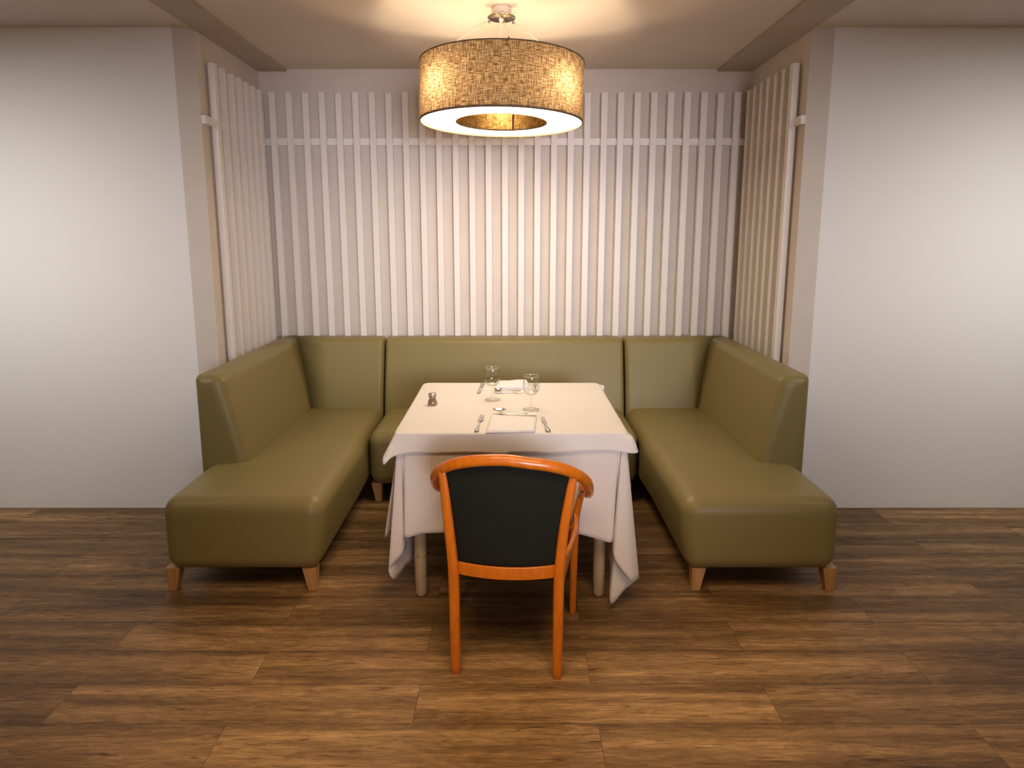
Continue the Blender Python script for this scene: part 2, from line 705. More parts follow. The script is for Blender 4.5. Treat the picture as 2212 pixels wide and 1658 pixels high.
# ------------------------------------------------------------------ the room
WL, WR, WB, CE = -1.63, 1.545, 4.40, 2.612     # inner faces of the alcove, ceiling height
OPEN = 3.55                                     # the alcove opens into the dining room here
T = 0.12
structure('floor', *box_vf(-4.2, 4.2, -1.2, WB + T, -0.05, 0.0), M['floor'], 'brown wood-look laminate planks running left to right')
structure('ceiling', *box_vf(-4.2, 4.2, -1.2, WB + T, CE, CE + 0.05), M['ceil'], 'plain cream painted ceiling')
structure('wall_back', *box_vf(WL - T, WR + T, WB, WB + T, 0.0, CE), M['wall'], 'beige wall behind the white slats')
structure('wall_left', *box_vf(WL - T, WL, OPEN, WB, 0.0, CE), M['wall'], 'beige side wall of the alcove on the left')
structure('wall_right', *box_vf(WR, WR + T, OPEN, WB, 0.0, CE), M['wall'], 'beige side wall of the alcove on the right')
structure('wall_outer_left', *box_vf(-4.2, WL - T, OPEN, OPEN + T, 0.0, CE), M['outer'], 'white dining room wall left of the alcove')
structure('wall_outer_right', *box_vf(WR + T, 4.2, OPEN, OPEN + T, 0.0, CE), M['outer'], 'white dining room wall right of the alcove')
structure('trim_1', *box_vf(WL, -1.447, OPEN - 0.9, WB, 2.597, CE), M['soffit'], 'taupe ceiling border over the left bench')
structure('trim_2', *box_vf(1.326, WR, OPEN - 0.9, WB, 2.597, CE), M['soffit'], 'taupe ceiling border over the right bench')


# ------------------------------------------------------------------ slatted screens
ST, SB = 2.460, 0.30     # slat top and bottom
def screen(name, label, origin, ux, uy, n, pitch, first, length, ext0=0.0):
    """battens along direction u from origin on the wall, w = direction into the room"""
    t = thing(name, label, 'wall panel', (origin[0], origin[1], 0.0), 'white slatted wall panels')
    U = Vector((ux[0], ux[1], 0))
    W_ = Vector((uy[0], uy[1], 0))
    O = Vector((origin[0], origin[1], 0))

    def blk(u0, u1, w0, w1, z0, z1, bev):
        b4 = [O + U * u0 + W_ * w0, O + U * u1 + W_ * w0, O + U * u1 + W_ * w1, O + U * u0 + W_ * w1]
        return hexa([tuple(p + Vector((0, 0, z0))) for p in b4], [tuple(p + Vector((0, 0, z1))) for p in b4], bev, 2)
    rz = random.Random(3)
    for i in range(n):
        a = first + i * pitch + rz.uniform(-0.0012, 0.0012)
        dz = rz.uniform(-0.003, 0.003)
        v, f = blk(a, a + 0.040, 0.0155, 0.050, SB, ST + dz, 0.0015)
        mk('batten', v, f, M['slat'], t, smooth=False)
    for z0, z1 in ((2.136, 2.180), (0.95 - 0.35, 0.99 - 0.35)):
        v, f = blk(ext0, length, 0.0, 0.024, z0, z1, 0.001)
        mk('rail', v, f, M['slat'], t, smooth=False)
    return t


screen('slatted_wall_panel', 'white vertical slatted panel across the back wall behind the olive bench', (WL, WB), (1, 0), (0, -1), 29, 0.10675, 0.072, WR - WL - 0.002, 0.002)
screen('slatted_wall_panel', 'white slatted panel on the left side wall, edge of the picture', (WL, WB), (0, -1), (1, 0), 7, 0.1067, 0.088, WB - OPEN)
screen('slatted_wall_panel', 'white slatted panel on the right side wall, tinted tan by the lamp', (WR, WB), (0, -1), (-1, 0), 7, 0.1067, 0.088, WB - OPEN)


# ------------------------------------------------------------------ banquettes
BH = 0.888         # height of the backs
BF = 4.105         # where seat meets back


def crown(xc, hx, yc, hy, zt, amt):
    def fn(p):
        if p.z > zt - 0.09:
            u = max(-1, min(1, (p.x - xc) / hx))
            v = max(-1, min(1, (p.y - yc) / hy))
            k = (1 - u ** 4) * (1 - v ** 4)
            p = p + Vector((0, 0, amt * k * max(0, (p.z - zt + 0.09) / 0.09)))
        return p
    return fn


def back_profile(tb, tt, z0, z1, r=0.028):
    """(n, z) section of a backrest; n measured from the wall side into the room; leans back"""
    pts = [(0.0, z0), (0.0, z1 - r)]
    for i in range(1, 5):
        a = PI - i * PI / 8
        pts.append((r + r * math.cos(a), z1 - r + r * math.sin(a)))
    r2 = 0.050
    pts.append((tt - r2, z1))
    for i in range(1, 6):
        a = PI / 2 - i * PI / 10
        pts.append((tt - r2 + r2 * math.cos(a), z1 - r2 + r2 * math.sin(a)))
    zs = [z1 - 0.1, z1 - 0.2, z1 - 0.3, 0.5, 0.40]
    for z in zs:
        k = (z1 - r2 - z) / (z1 - r2 - 0.43)
        pts.append((tt + (tb - tt) * k + 0.006 * math.sin(PI * min(1, k)), z))
    pts.append((tb + 0.004, z0))
    return pts


def sweep_back(path, prof_of, ends=(0.012, 0.03)):
    """sweep a backrest section along path points; each station gives origin, n direction, scale"""
    verts, faces, n = [], [], None
    for (o, nd, profile) in path:
        n = len(profile)
        for a, z in profile:
            p = Vector(o) + Vector(nd) * a
            verts.append((p.x, p.y, z))
    m_ = len(path)
    for i in range(m_ - 1):
        for j in range(n):
            k = (j + 1) % n
            faces.append((i * n + j, i * n + k, (i + 1) * n + k, (i + 1) * n + j))
    faces.append(tuple(range(n))[::-1])
    faces.append(tuple(range((m_ - 1) * n, m_ * n)))
    return verts, faces


def shrink(profile, d):
    """inset section for rounded ends"""
    z1 = max(z for _, z in profile)
    (ta, tz), (ba, bz) = [p for p in profile if p[0] > 0.1][1], profile[-1]
    out = []
    for a, z in profile:
        T_ = ta + (ba - ta) * max(0, min(1, (tz - z) / (tz - 0.43)))
        ac = T_ / 2
        k = 1 - 2 * d / T_
        out.append((ac + (a - ac) * k, z1 - d - (z1 - z) * (1 - d / z1)))
    return out


def rounded_stations(o_fn, nd, prof, s0, s1, r0, r1, nseg=14):
    """stations from s0 to s1 along the straight run, ends rounded by r0 / r1"""
    st = []
    for i in range(5):
        if r0 <= 0:
            break
        a = i / 5 * PI / 2
        st.append((o_fn(s0 + (s1 - s0) / abs(s1 - s0) * r0 * (1 - math.cos(PI / 2 - a)) * 0 + (s1 - s0) / abs(s1 - s0) * r0 * (1 - math.cos(a)) * 0 + (s1 - s0) / abs(s1 - s0) * r0 * (1 - math.cos(a))), nd, shrink(prof, r0 * (1 - math.sin(a)))))
    a0 = s0 + (s1 - s0) / abs(s1 - s0) * r0
    a1 = s1 - (s1 - s0) / abs(s1 - s0) * r1
    for i in range(nseg + 1):
        s = a0 + (a1 - a0) * i / nseg
        st.append((o_fn(s), nd, prof))
    for i in range(1, 6):
        if r1 <= 0:
            break
        a = i / 5 * PI / 2
        st.append((o_fn(a1 + (s1 - s0) / abs(s1 - s0) * r1 * math.sin(a)), nd, shrink(prof, r1 * (1 - math.cos(a)))))
    return st


def leg_wood(parent, x, y, z1, sx):
    """square tapered bench foot; sx = side on which the leg slants"""
    tw, bw = 0.062, 0.036
    xi = x
    top = [(xi, y, z1), (xi + sx * tw, y, z1), (xi + sx * tw, y + tw, z1), (xi, y + tw, z1)]
    bx = xi + sx * 0.004
    bot = [(bx, y + 0.004, 0), (bx + sx * bw, y + 0.004, 0), (bx + sx * bw, y + 0.004 + bw, 0), (bx, y + 0.004 + bw, 0)]
    v, f = hexa(bot, top, 0.003, 2)
    return mk('leg', v, f, M['beech'], parent, smooth=False)


SEAM_L, SEAM_R = -0.838, 0.744


def corner_bench(side, label):
    sx = -1 if side == 'L' else 1
    seam = SEAM_L if side == 'L' else SEAM_R
    xo = -1.545 if side == 'L' else 1.455            # outer face of the side back
    inner_low = -1.300 if side == 'L' else 1.212
    inner_top = -1.392 if side == 'L' else 1.298
    seat_in = (-0.812 if side == 'L' else 0.736)
    t = thing('corner_banquette', label, 'bench', ((seam + xo) / 2, 3.5, 0.0), 'olive vinyl banquette units')
    # long seat
    x0, x1 = sorted((seat_in, xo - sx * 0.03))
    zt = 0.438
    base = crown((x0 + x1) / 2, (x1 - x0) / 2, 3.40, 0.82, zt, 0.012)

    def fn(p):
        p = base(p)
        if sx * (p.x - seat_in) < 0.10:               # the flank tucks in towards the feet ...
            tt = max(0, min(1, (p.z - 0.105) / 0.33))
            dx = sx * 0.030 * (1 - tt) - sx * 0.010 * math.sin(PI * tt)
            # ... and is drawn back where the neighbouring seat begins
            q = max(0, min(1, (p.y - 3.44) / 0.14))
            q = q * q * (3 - 2 * q)
            dx = dx * (1 - q) + q * sx * (0.030 if side == 'L' else 0.012)
            p = p + Vector((dx * (1 - max(0, sx * (p.x - seat_in)) / 0.10), 0, 0))
        return p
    v, f = rbox(x0, x1, 2.622, 4.20, 0.105, zt, 0.070, 6, 14, fn)
    mk('seat', v, f, M['vinyl'], t)
    # backrest: rear run then mitred corner then the side run
    tb_r, tt_r = 4.348 - BF, 4.348 - 4.205
    pr_r = back_profile(tb_r, tt_r, 0.105, BH)
    tb_s, tt_s = abs(xo - inner_low), abs(xo - inner_top)
    pr_s = back_profile(tb_s, tt_s, 0.105, BH)
    yb = 4.348
    corner = Vector((xo, yb, 0))
    st = []
    g = 0.004
    st_rear = rounded_stations(lambda s: (s, yb, 0), (0, -1, 0), pr_r, seam + sx * 0.005, xo, 0.028, 0.0, 10)
    st_rear = st_rear[:-1]
    st_rear = [s for s in st_rear if sx * (xo - s[0][0]) > 0.27]
    # mitre station: both runs meet on the diagonal
    mit = []
    for (ar, z), (as_, _) in zip(pr_r, pr_s):
        mit.append((xo - sx * as_, yb - ar, z))
    side_run = rounded_stations(lambda s: (xo, s, 0), (-sx, 0, 0), pr_s, yb - 0.30, 3.06, 0.0, 0.05, 14)
    verts, faces = [], []
    n = len(pr_r)
    cols = []
    for (o, nd, prof) in st_rear:
        cols.append([tuple(Vector((o[0], o[1], 0)) + Vector(nd) * a + Vector((0, 0, z))) for a, z in prof])
    cols.append(mit)
    for (o, nd, prof) in side_run:
        cols.append([tuple(Vector((o[0], o[1], 0)) + Vector(nd) * a + Vector((0, 0, z))) for a, z in prof])
    # split the L in two parts at the mitre: rear back and side back
    def build(cs, nm):
        vv, ff = [], []
        for c in cs:
            vv += c
        for i in range(len(cs) - 1):
            for j in range(n):
                k = (j + 1) % n
                ff.append((i * n + j, i * n + k, (i + 1) * n + k, (i + 1) * n + j))
        ff.append(tuple(range(n)))
        ff.append(tuple(range((len(cs) - 1) * n, len(cs) * n)))
        return mk(nm, vv, ff, M['vinyl'], t, wn=True)
    mi = len(st_rear)
    build(cols[:mi + 1], 'backrest')
    build(cols[mi:], 'side_backrest')
    # feet
    leg_wood(t, (-0.862 if side == 'L' else 0.796), 2.655, 0.112, sx)
    leg_wood(t, xo - sx * 0.02, 2.655, 0.112, -sx)
    leg_wood(t, (-0.862 if side == 'L' else 0.796), 4.08, 0.112, sx)
    leg_wood(t, xo - sx * 0.02, 4.08, 0.112, -sx)
    return t


corner_bench('L', 'olive green vinyl corner bench along the left wall, left end of the U')
corner_bench('R', 'olive green vinyl corner bench along the right wall, right end of the U')

# middle unit
t = thing('banquette', 'straight olive green vinyl bench behind the table, between the two corner benches', 'bench', (-0.05, 3.9, 0), 'olive vinyl banquette units')
xm0, xm1 = SEAM_L + 0.006, SEAM_R - 0.006
v, f = rbox(xm0, xm1, 3.598, 4.20, 0.107, 0.436, 0.070, 6, 14, crown((xm0 + xm1) / 2, (xm1 - xm0) / 2, 3.9, 0.34, 0.436, 0.012))
mk('seat', v, f, M['vinyl'], t)
pr = back_profile(4.348 - BF, 4.348 - 4.205, 0.107, BH)
st = rounded_stations(lambda s: (s, 4.348, 0), (0, -1, 0), pr, SEAM_L + 0.005, SEAM_R - 0.005, 0.028, 0.028, 14)
v, f = sweep_back(st, None)
mk('backrest', v, f, M['vinyl'], t, wn=True)
for lx, s in ((-0.766, -1), (0.650, 1)):
    leg_wood(t, lx, 3.638, 0.115, s)
    leg_wood(t, lx, 4.08, 0.115, s)


# ------------------------------------------------------------------ table
TX0, TX1, TY0, TY1, TZ = -0.476, 0.474, 2.590, 3.498, 0.744
t = thing('dining_table', 'square table with round cream wooden legs hidden under white cloths', 'table', ((TX0 + TX1) / 2, (TY0 + TY1) / 2, 0))
v, f = bevbox(TX0, TX1, TY0, TY1, TZ - 0.025, TZ, 0.006, 2)
mk('tabletop', v, f, M['cream'], t, smooth=False)
v, f = bevbox(TX0 + 0.06, TX1 - 0.06, TY0 + 0.05, TY1 - 0.05, TZ - 0.10, TZ - 0.026, 0.003, 1)
mk('apron', v, f, M['cream'], t, smooth=False)
for lx, ly in ((-0.396, 2.628), (0.381, 2.628), (-0.396, 3.45), (0.381, 3.45)):
    prof = [(0, 0.0005), (0.016, 0.0005), (0.022, 0.006), (0.0245, 0.018), (0.0255, 0.1), (0.0265, 0.4), (0.027, TZ - 0.03), (0, TZ - 0.03)]
    v, f = lathe(prof, (lx, ly, 0), 28)
    mk('leg', v, f, M['cream'], t)


def at(px, py, D):
    """point at distance D in front of the viewpoint seen in the direction of a picture point"""
    tn = math.tan(PITCH + math.atan((py - 737.58) / F))
    z = EYE - tn * D
    zd = D * math.cos(PITCH) + (EYE - z) * math.sin(PITCH)
    return ((px - 1105) / F * zd, D, z)


def drape(name, keys, ztop, m, thick, rows=22, sub=7):
    """hanging cloth: keys = (tx,ty, bx,by,bz, exponent) around the table; closed loop"""
    cols = catmull([list(k) for k in keys], sub, True)
    verts, faces = [], []
    n = len(cols)
    cx, cy = (TX0 + TX1) / 2, (TY0 + TY1) / 2
    top_steps = [0.0, 0.3, 0.6, 0.85, 0.96]
    rings = []
    for k in top_steps[1:]:
        ring = []
        for c in cols:
            ring.append(len(verts))
            verts.append((cx + (c[0] - cx) * k, cy + (c[1] - cy) * k, ztop))
        rings.append(ring)
    # rounded edge
    for (ins, dz) in ((0.006, 0.0), (0.002, -0.002), (0.0, -0.006)):
        ring = []
        for c in cols:
            d = Vector((c[0] - cx, c[1] - cy, 0))
            d = d / d.length
            ring.append(len(verts))
            verts.append((c[0] - d.x * ins, c[1] - d.y * ins, ztop + dz))
        rings.append(ring)
    for r_ in range(1, rows + 1):
        tt = r_ / rows
        ring = []
        for c in cols:
            e = max(0.3, c[5])
            g = tt ** e
            ring.append(len(verts))
            verts.append((c[0] + (c[2] - c[0]) * g, c[1] + (c[3] - c[1]) * g, ztop - 0.006 + (c[4] - ztop + 0.006) * tt))
        rings.append(ring)
    ci = len(verts)
    verts.append((cx, cy, ztop))
    for j in range(n):
        faces.append((ci, rings[0][j], rings[0][(j + 1) % n]))
    for A, B in zip(rings, rings[1:]):
        for j in range(n):
            k = (j + 1) % n
            faces.append((A[j], A[k], B[k], B[j]))
    o = mk(name, verts, faces, m)
    s = o.modifiers.new('solid', 'SOLIDIFY')
    s.thickness = thick
    s.offset = 1.0
    return o


def K(tx, ty, b, e=1.0):
    return (tx, ty, b[0], b[1], b[2], e)


fy, by_, lx, rx = 2.584, 3.503, -0.481, 0.479
under = [
    K(0.0, fy, (0.0, 2.548, 0.345)),
    K(-0.15, fy, (-0.15, 2.540, 0.343)),
    K(-0.27, fy, at(955, 1150, 2.540)),
    K(-0.36, fy, at(912, 1152, 2.530)),
    K(-0.42, fy, at(884, 1160, 2.512)),
    K(-0.442, fy, at(873, 1158, 2.520)),
    K(-0.450, fy, (-0.440, 2.575, 0.300)),
    K(-0.457, fy, (-0.445, 2.570, 0.262)),
    K(-0.463, fy + 0.002, at(869, 1196, 2.512)),
    K(-0.470, fy + 0.004, at(840, 1228, 2.498)),
    K(-0.474, fy + 0.008, at(853, 1250, 2.515)),
    K(-0.477, fy + 0.014, at(877, 1220, 2.60)),
    K(-0.479, fy + 0.03, at(893, 1198, 2.69)),
    K(lx, fy + 0.06, (-0.455, 2.80, 0.262)),
    K(lx, fy + 0.09, (-0.50, 2.78, 0.285)),
    K(lx, fy + 0.12, at(832, 1160, 2.66)),
    K(lx, fy + 0.20, (-0.546, 2.80, 0.318)),
    K(lx, 2.92, (-0.520, 2.94, 0.33)),
    K(lx, 3.12, (-0.535, 3.13, 0.335)),
    K(lx, 3.32, (-0.515, 3.33, 0.33)),
    K(lx, 3.46, (-0.525, 3.49, 0.26)),
    K(-0.472, 3.494, (-0.53, 3.545, 0.16)),
    K(-0.44, by_, (-0.47, 3.550, 0.25)),
    K(-0.30, by_, (-0.31, 3.535, 0.33)),
    K(-0.10, by_, (-0.10, 3.545, 0.34)),
    K(0.10, by_, (0.10, 3.535, 0.34)),
    K(0.30, by_, (0.30, 3.545, 0.33)),
    K(0.44, by_, (0.47, 3.550, 0.25)),
    K(0.471, 3.494, (0.53, 3.545, 0.16)),
    K(rx, 3.46, (0.525, 3.49, 0.26)),
    K(rx, 3.30, (0.510, 3.30, 0.33)),
    K(rx, 3.10, (0.520, 3.10, 0.335)),
    K(rx, 2.92, (0.500, 2.92, 0.32)),
    K(rx, 2.80, (0.500, 2.82, 0.27)),
    K(rx, 2.70, (0.440, 2.76, 0.23)),
    K(rx, 2.65, at(1309, 1192, 2.68)),
    K(rx, 2.62, at(1318, 1218, 2.60)),
    K(0.478, 2.605, at(1317, 1303, 2.50)),
    K(0.476, 2.598, at(1352, 1271, 2.515)),
    K(0.474, 2.593, at(1380, 1248, 2.520)),
    K(0.471, 2.589, at(1366, 1254, 2.475)),
    K(0.468, fy + 0.003, at(1340, 1226, 2.470)),
    K(0.462, fy, at(1324, 1198, 2.490)),
    K(0.456, fy, (0.425, 2.555, 0.275)),
    K(0.450, fy, (0.420, 2.560, 0.290)),
    K(0.443, fy, at(1324, 1168, 2.525)),
    K(0.425, fy, at(1316, 1171, 2.505)),
    K(0.385, fy, at(1298, 1166, 2.510)),
    K(0.33, fy, at(1270, 1158, 2.525)),
    K(0.25, fy, (0.265, 2.530, 0.335)),
    K(0.13, fy, (0.13, 2.548, 0.345)),
]
o = drape('tablecloth', under, 0.7475, M['cloth'], 0.0012, rows=26, sub=7)
tag(o, 'long white tablecloth hanging to knee height over the table, beneath the short cloth', 'tablecloth')

fy2, by2, lx2, rx2 = 2.577, 3.508, -0.486, 0.484
over = [
    K(0.0, fy2, at(1107, 976, 2.558)),
    K(-0.05, fy2, at(1085, 979, 2.556)),
    K(-0.13, fy2, at(1040, 977, 2.560)),
    K(-0.22, fy2, at(995, 976, 2.556)),
    K(-0.32, fy2, at(940, 978, 2.560)),
    K(-0.40, fy2, at(893, 977, 2.552)),
    K(-0.445, fy2, at(866, 981, 2.548)),
    K(-0.470, fy2, at(846, 988, 2.535)),
    K(-0.480, fy2 + 0.004, at(829, 1003, 2.510)),
    K(-0.484, fy2 + 0.014, at(828, 985, 2.545)),
    K(lx2, fy2 + 0.06, (-0.512, 2.64, 0.675)),
    K(lx2, 2.80, (-0.502, 2.80, 0.678)),
    K(lx2, 3.00, (-0.500, 3.00, 0.675)),
    K(lx2, 3.12, (-0.510, 3.12, 0.69)),
    K(lx2, 3.30, (-0.500, 3.30, 0.68)),
    K(lx2, 3.46, (-0.498, 3.46, 0.67)),
    K(-0.474, 3.498, (-0.500, 3.53, 0.64)),
    K(-0.44, by2, (-0.44, 3.525, 0.67)),
    K(-0.20, by2, (-0.20, 3.525, 0.68)),
    K(0.05, by2, (0.05, 3.525, 0.68)),
    K(0.25, by2, (0.25, 3.525, 0.68)),
    K(0.40, by2, (0.41, 3.525, 0.685)),
    K(0.445, by2, (0.470, 3.525, 0.705), 0.7),
    K(0.468, 3.502, at(1304, 833, 3.485), 0.5),
    K(0.481, 3.48, at(1303, 846, 3.460), 0.5),
    K(rx2, 3.42, (0.494, 3.42, 0.685)),
    K(rx2, 3.25, (0.497, 3.25, 0.675)),
    K(rx2, 3.05, (0.500, 3.05, 0.68)),
    K(rx2, 2.85, (0.500, 2.85, 0.68)),
    K(rx2, 2.68, (0.508, 2.68, 0.685)),
    K(0.482, 2.61, at(1377, 972, 2.585), 0.45),
    K(0.478, 2.586, at(1375, 978, 2.548), 0.45),
    K(0.466, fy2 + 0.001, at(1358, 978, 2.545), 0.6),
    K(0.44, fy2, at(1335, 974, 2.548)),
    K(0.38, fy2, at(1300, 972, 2.556)),
    K(0.28, fy2, at(1248, 974, 2.552)),
    K(0.18, fy2, at(1200, 978, 2.556)),
    K(0.08, fy2, at(1150, 976, 2.552)),
]
o = drape('table_topper', over, 0.7505, M['cloth2'], 0.0012, rows=10, sub=7)
tag(o, 'short white square top cloth with hand-width overhang, covering the tabletop', 'tablecloth')
TOPZ = 0.7520


# ------------------------------------------------------------------ things on the table
def napkin(name, quad, zfn, thick, label):
    """folded cloth; quad front-left, front-right, back-right, back-left (x,y)"""
    nx, ny = 28, 16
    verts, faces = [], []
    q = [Vector((a, b, 0)) for a, b in quad]
    r = thick / 2
    ring = []
    for layer in (0, 1):
        for j in range(ny + 1):
            for i in range(nx + 1):
                u, v_ = i / nx, j / ny
                p = (q[0] * (1 - u) + q[1] * u) * (1 - v_) + (q[3] * (1 - u) + q[2] * u) * v_
                ex = min(1.0, math.sqrt(max(0, 1 - (1 - min(u, 1 - u) / 0.03) ** 2)) if min(u, 1 - u) < 0.03 else 1.0)
                ey = min(1.0, math.sqrt(max(0, 1 - (1 - min(v_, 1 - v_) / 0.05) ** 2)) if min(v_, 1 - v_) < 0.05 else 1.0)
                th = thick * max(0.25, ex) * max(0.25, ey)
                lo = zfn(u, v_, 0)
                hi = zfn(u, v_, 1)
                z = TOPZ + lo + (0 if layer == 0 else th + hi)
                verts.append((p.x, p.y, z))
    S = (nx + 1) * (ny + 1)
    idx = lambda l, i, j: l * S + j * (nx + 1) + i
    for l in (0, 1):
        for j in range(ny):
            for i in range(nx):
                faces.append((idx(l, i, j), idx(l, i + 1, j), idx(l, i + 1, j + 1), idx(l, i, j + 1)))
    for i in range(nx):
        for j in (0, ny):
            faces.append((idx(0, i, j), idx(0, i + 1, j), idx(1, i + 1, j), idx(1, i, j)))
    for j in range(ny):
        for i in (0, nx):
            faces.append((idx(0, i, j), idx(0, i, j + 1), idx(1, i, j + 1), idx(1, i, j)))
    o = mk(name, verts, faces, M['napkin'])
    return tag(o, label, 'napkin', 'folded white napkins')


napkin('napkin', [(-0.107, 2.572), (0.096, 2.582), (0.113, 2.795), (-0.093, 2.838)],
       lambda u, v, l: (0.0003 if l == 0 else 0.003 * math.sin(PI * v) + 0.0045 * u * (1 - v) + 0.0012 * math.sin(9 * u)), 0.010,
       'folded white napkin near the front edge of the table, under the large spoon')
napkin('napkin', [(-0.090, 3.345), (0.095, 3.352), (0.078, 3.490), (-0.078, 3.482)],
       lambda u, v, l: (0.0003 if l == 0 else 0.020 * math.sin(PI * (0.15 + 0.70 * v)) * (0.7 + 0.5 * u) + 0.001 * math.sin(11 * u)), 0.010,
       'puffed folded white napkin at the far edge of the table, behind the glasses')


def frame_to_world(root_loc, ang):
    return None


def util_root(name, label, cat, butt, tip, z, group='steel cutlery'):
    bx_, by0 = butt
    tx_, ty_ = tip
    ang = math.atan2(ty_ - by0, tx_ - bx_) - PI / 2
    t = thing(name, label, cat, (bx_, by0, z), group, ang)
    return t, math.hypot(tx_ - bx_, ty_ - by0)


def strip(sections, seg=12):
    """sections: (y, half width, half thickness, z centre) closed elliptical loft along local Y"""
    verts, faces = [], []
    for y, w_, h_, z in sections:
        for j in range(seg):
            a = 2 * PI * j / seg
            verts.append((w_ * math.cos(a), y, z + h_ * math.sin(a)))
    n = len(sections)
    for i in range(n - 1):
        for j in range(seg):
            k = (j + 1) % seg
            faces.append((i * seg + j, i * seg + k, (i + 1) * seg + k, (i + 1) * seg + j))
    faces.append(tuple(range(seg)))
    faces.append(tuple(range((n - 1) * seg, n * seg)))
    return verts, faces


def sec(keys, sub=5):
    return [tuple(k) for k in catmull([list(k) for k in keys], sub)]


def knife(label, butt, tip, z=TOPZ):
    t, L = util_root('table_knife', label, 'knife', butt, tip, z)
    h = L * 0.56
    v, f = strip(sec([(0.0, 0.006, 0.003, 0.0055), (0.004, 0.0105, 0.0055, 0.0060), (0.02, 0.0105, 0.0055, 0.0060), (h * 0.55, 0.0075, 0.0045, 0.0055), (h * 0.86, 0.0062, 0.004, 0.0050), (h * 0.95, 0.0088, 0.0045, 0.0050), (h, 0.0065, 0.003, 0.005)]))
    mk('handle', v, f, M['steel'], t, local=True)
    # blade: flat leaf with one straight and one curved edge
    verts, faces = [], []
    n = 14
    for i in range(n + 1):
        u = i / n
        y = h + (L - h) * u
        wl = 0.0105 * (min(1, 0.55 + u * 2.2)) * (1 if u < 0.75 else math.sqrt(max(0.02, 1 - ((u - 0.75) / 0.25) ** 2)))
        wr = 0.0085 * (1 if u < 0.9 else math.sqrt(max(0.02, 1 - ((u - 0.9) / 0.1) ** 2)))
        for x, zz in ((-wl, 0.0035), (0.3 * wr, 0.0052), (wr, 0.0048), (0.3 * wr, 0.0022)):
            verts.append((x, y, zz))
    for i in range(n):
        for j in range(4):
            k = (j + 1) % 4
            faces.append((i * 4 + j, i * 4 + k, (i + 1) * 4 + k, (i + 1) * 4 + j))
    faces += [(0, 1, 2, 3), tuple(n * 4 + j for j in range(4))]
    mk('blade', verts, faces, M['steel'], t, local=True, smooth=False)
    return t


def handle_secs(h, w0=0.0095):
    return sec([(0.0, 0.004, 0.0010, 0.0080), (0.004, w0, 0.0013, 0.0078), (0.025, w0 * 0.95, 0.0015, 0.0055), (h * 0.5, w0 * 0.52, 0.0019, 0.0042), (h * 0.85, 0.0030, 0.0022, 0.0062), (h, 0.0034, 0.0018, 0.0075)])


def fork(label, butt, tip, z=TOPZ, wscale=1.0):
    t, L = util_root('table_fork', label, 'fork', butt, tip, z)
    h = L * 0.62
    v, f = strip(handle_secs(h))
    mk('handle', v, f, M['steel'], t, local=True)
    # neck plate widening to the root of the tines, then four tines
    W_ = 0.0125 * wscale
    yr = L * 0.77
    v, f = strip(sec([(h - 0.002, 0.0034, 0.0015, 0.0072), (h + 0.012, W_ * 0.75, 0.0012, 0.0045), (yr - 0.008, W_, 0.0011, 0.0026), (yr, W_ * 0.98, 0.0010, 0.0026)]))
    V, Fc = list(v), list(f)
    for i in range(4):
        xc = (-1 + 2 * (i + 0.5) / 4) * W_ * 0.92
        v2, f2 = strip(sec([(yr - 0.003, 0.0019, 0.0010, 0.0026), (yr + (L - yr) * 0.5, 0.0016, 0.0010, 0.0044), (L - 0.003, 0.0013, 0.0008, 0.0085), (L, 0.0005, 0.0004, 0.0095)], 4), 8)
        b0 = len(V)
        V += [(a + xc, b, c) for a, b, c in v2]
        Fc += [tuple(q + b0 for q in g) for g in f2]
    mk('tines', V, Fc, M['steel'], t, local=True)
    return t


def spoon(label, butt, tip, z=TOPZ, wscale=1.0):
    t, L = util_root('table_spoon', label, 'spoon', butt, tip, z)
    h = L * 0.70
    v, f = strip(handle_secs(h))
    mk('handle', v, f, M['steel'], t, local=True)
    # bowl
    verts, faces = [], []
    nu, nv = 16, 20
    a_, b_ = (L - h) / 2, 0.0205 * wscale
    yc = h + a_
    for layer in (0, 1):
        for i in range(nu + 1):
            r = i / nu
            for j in range(nv):
                an = 2 * PI * j / nv
                x = b_ * r * math.cos(an) * (1 - 0.12 * math.sin(an))
                y = yc + a_ * r * math.sin(an)
                zz = 0.0012 + 0.0085 * r * r + (0.0012 if layer else 0)
                verts.append((x, y, zz))
    S = (nu + 1) * nv
    for l in (0, 1):
        for i in range(nu):
            for j in range(nv):
                k = (j + 1) % nv
                q = (l * S + i * nv + j, l * S + i * nv + k, l * S + (i + 1) * nv + k, l * S + (i + 1) * nv + j)
                faces.append(q)
    for j in range(nv):
        k = (j + 1) % nv
        faces.append((nu * nv + j, nu * nv + k, S + nu * nv + k, S + nu * nv + j))
    mk('bowl', verts, faces, M['steel'], t, local=True)
    return t


NZ = TOPZ + 0.0125
fork('steel fork with tines pointing away, left of the front napkin', (-0.146, 2.588), (-0.132, 2.825))
knife('steel knife lying right of the front napkin', (0.152, 2.588), (0.139, 2.808))
spoon('steel spoon with its bowl to the left, across the front napkin', (0.112, 2.838), (-0.086, 2.868), NZ + 0.0005)
fork('small steel dessert fork beside the large spoon on the front napkin', (-0.055, 2.818), (0.112, 2.812), NZ + 0.0005, 0.8)
knife('steel knife at the far place, left of the far wine glass', (-0.156, 3.47), (-0.171, 3.248))
spoon('small steel spoon in front of the far napkin, bowl to the left', (0.050, 3.318), (-0.092, 3.318), TOPZ + 0.0002, 0.8)
fork('small steel dessert fork in front of the far napkin, nearest the glasses', (-0.088, 3.262), (0.062, 3.268), TOPZ + 0.0002, 0.8)
fork('steel fork at the far place, seen through the right wine glass', (0.128, 3.45), (0.122, 3.270), TOPZ + 0.0002)


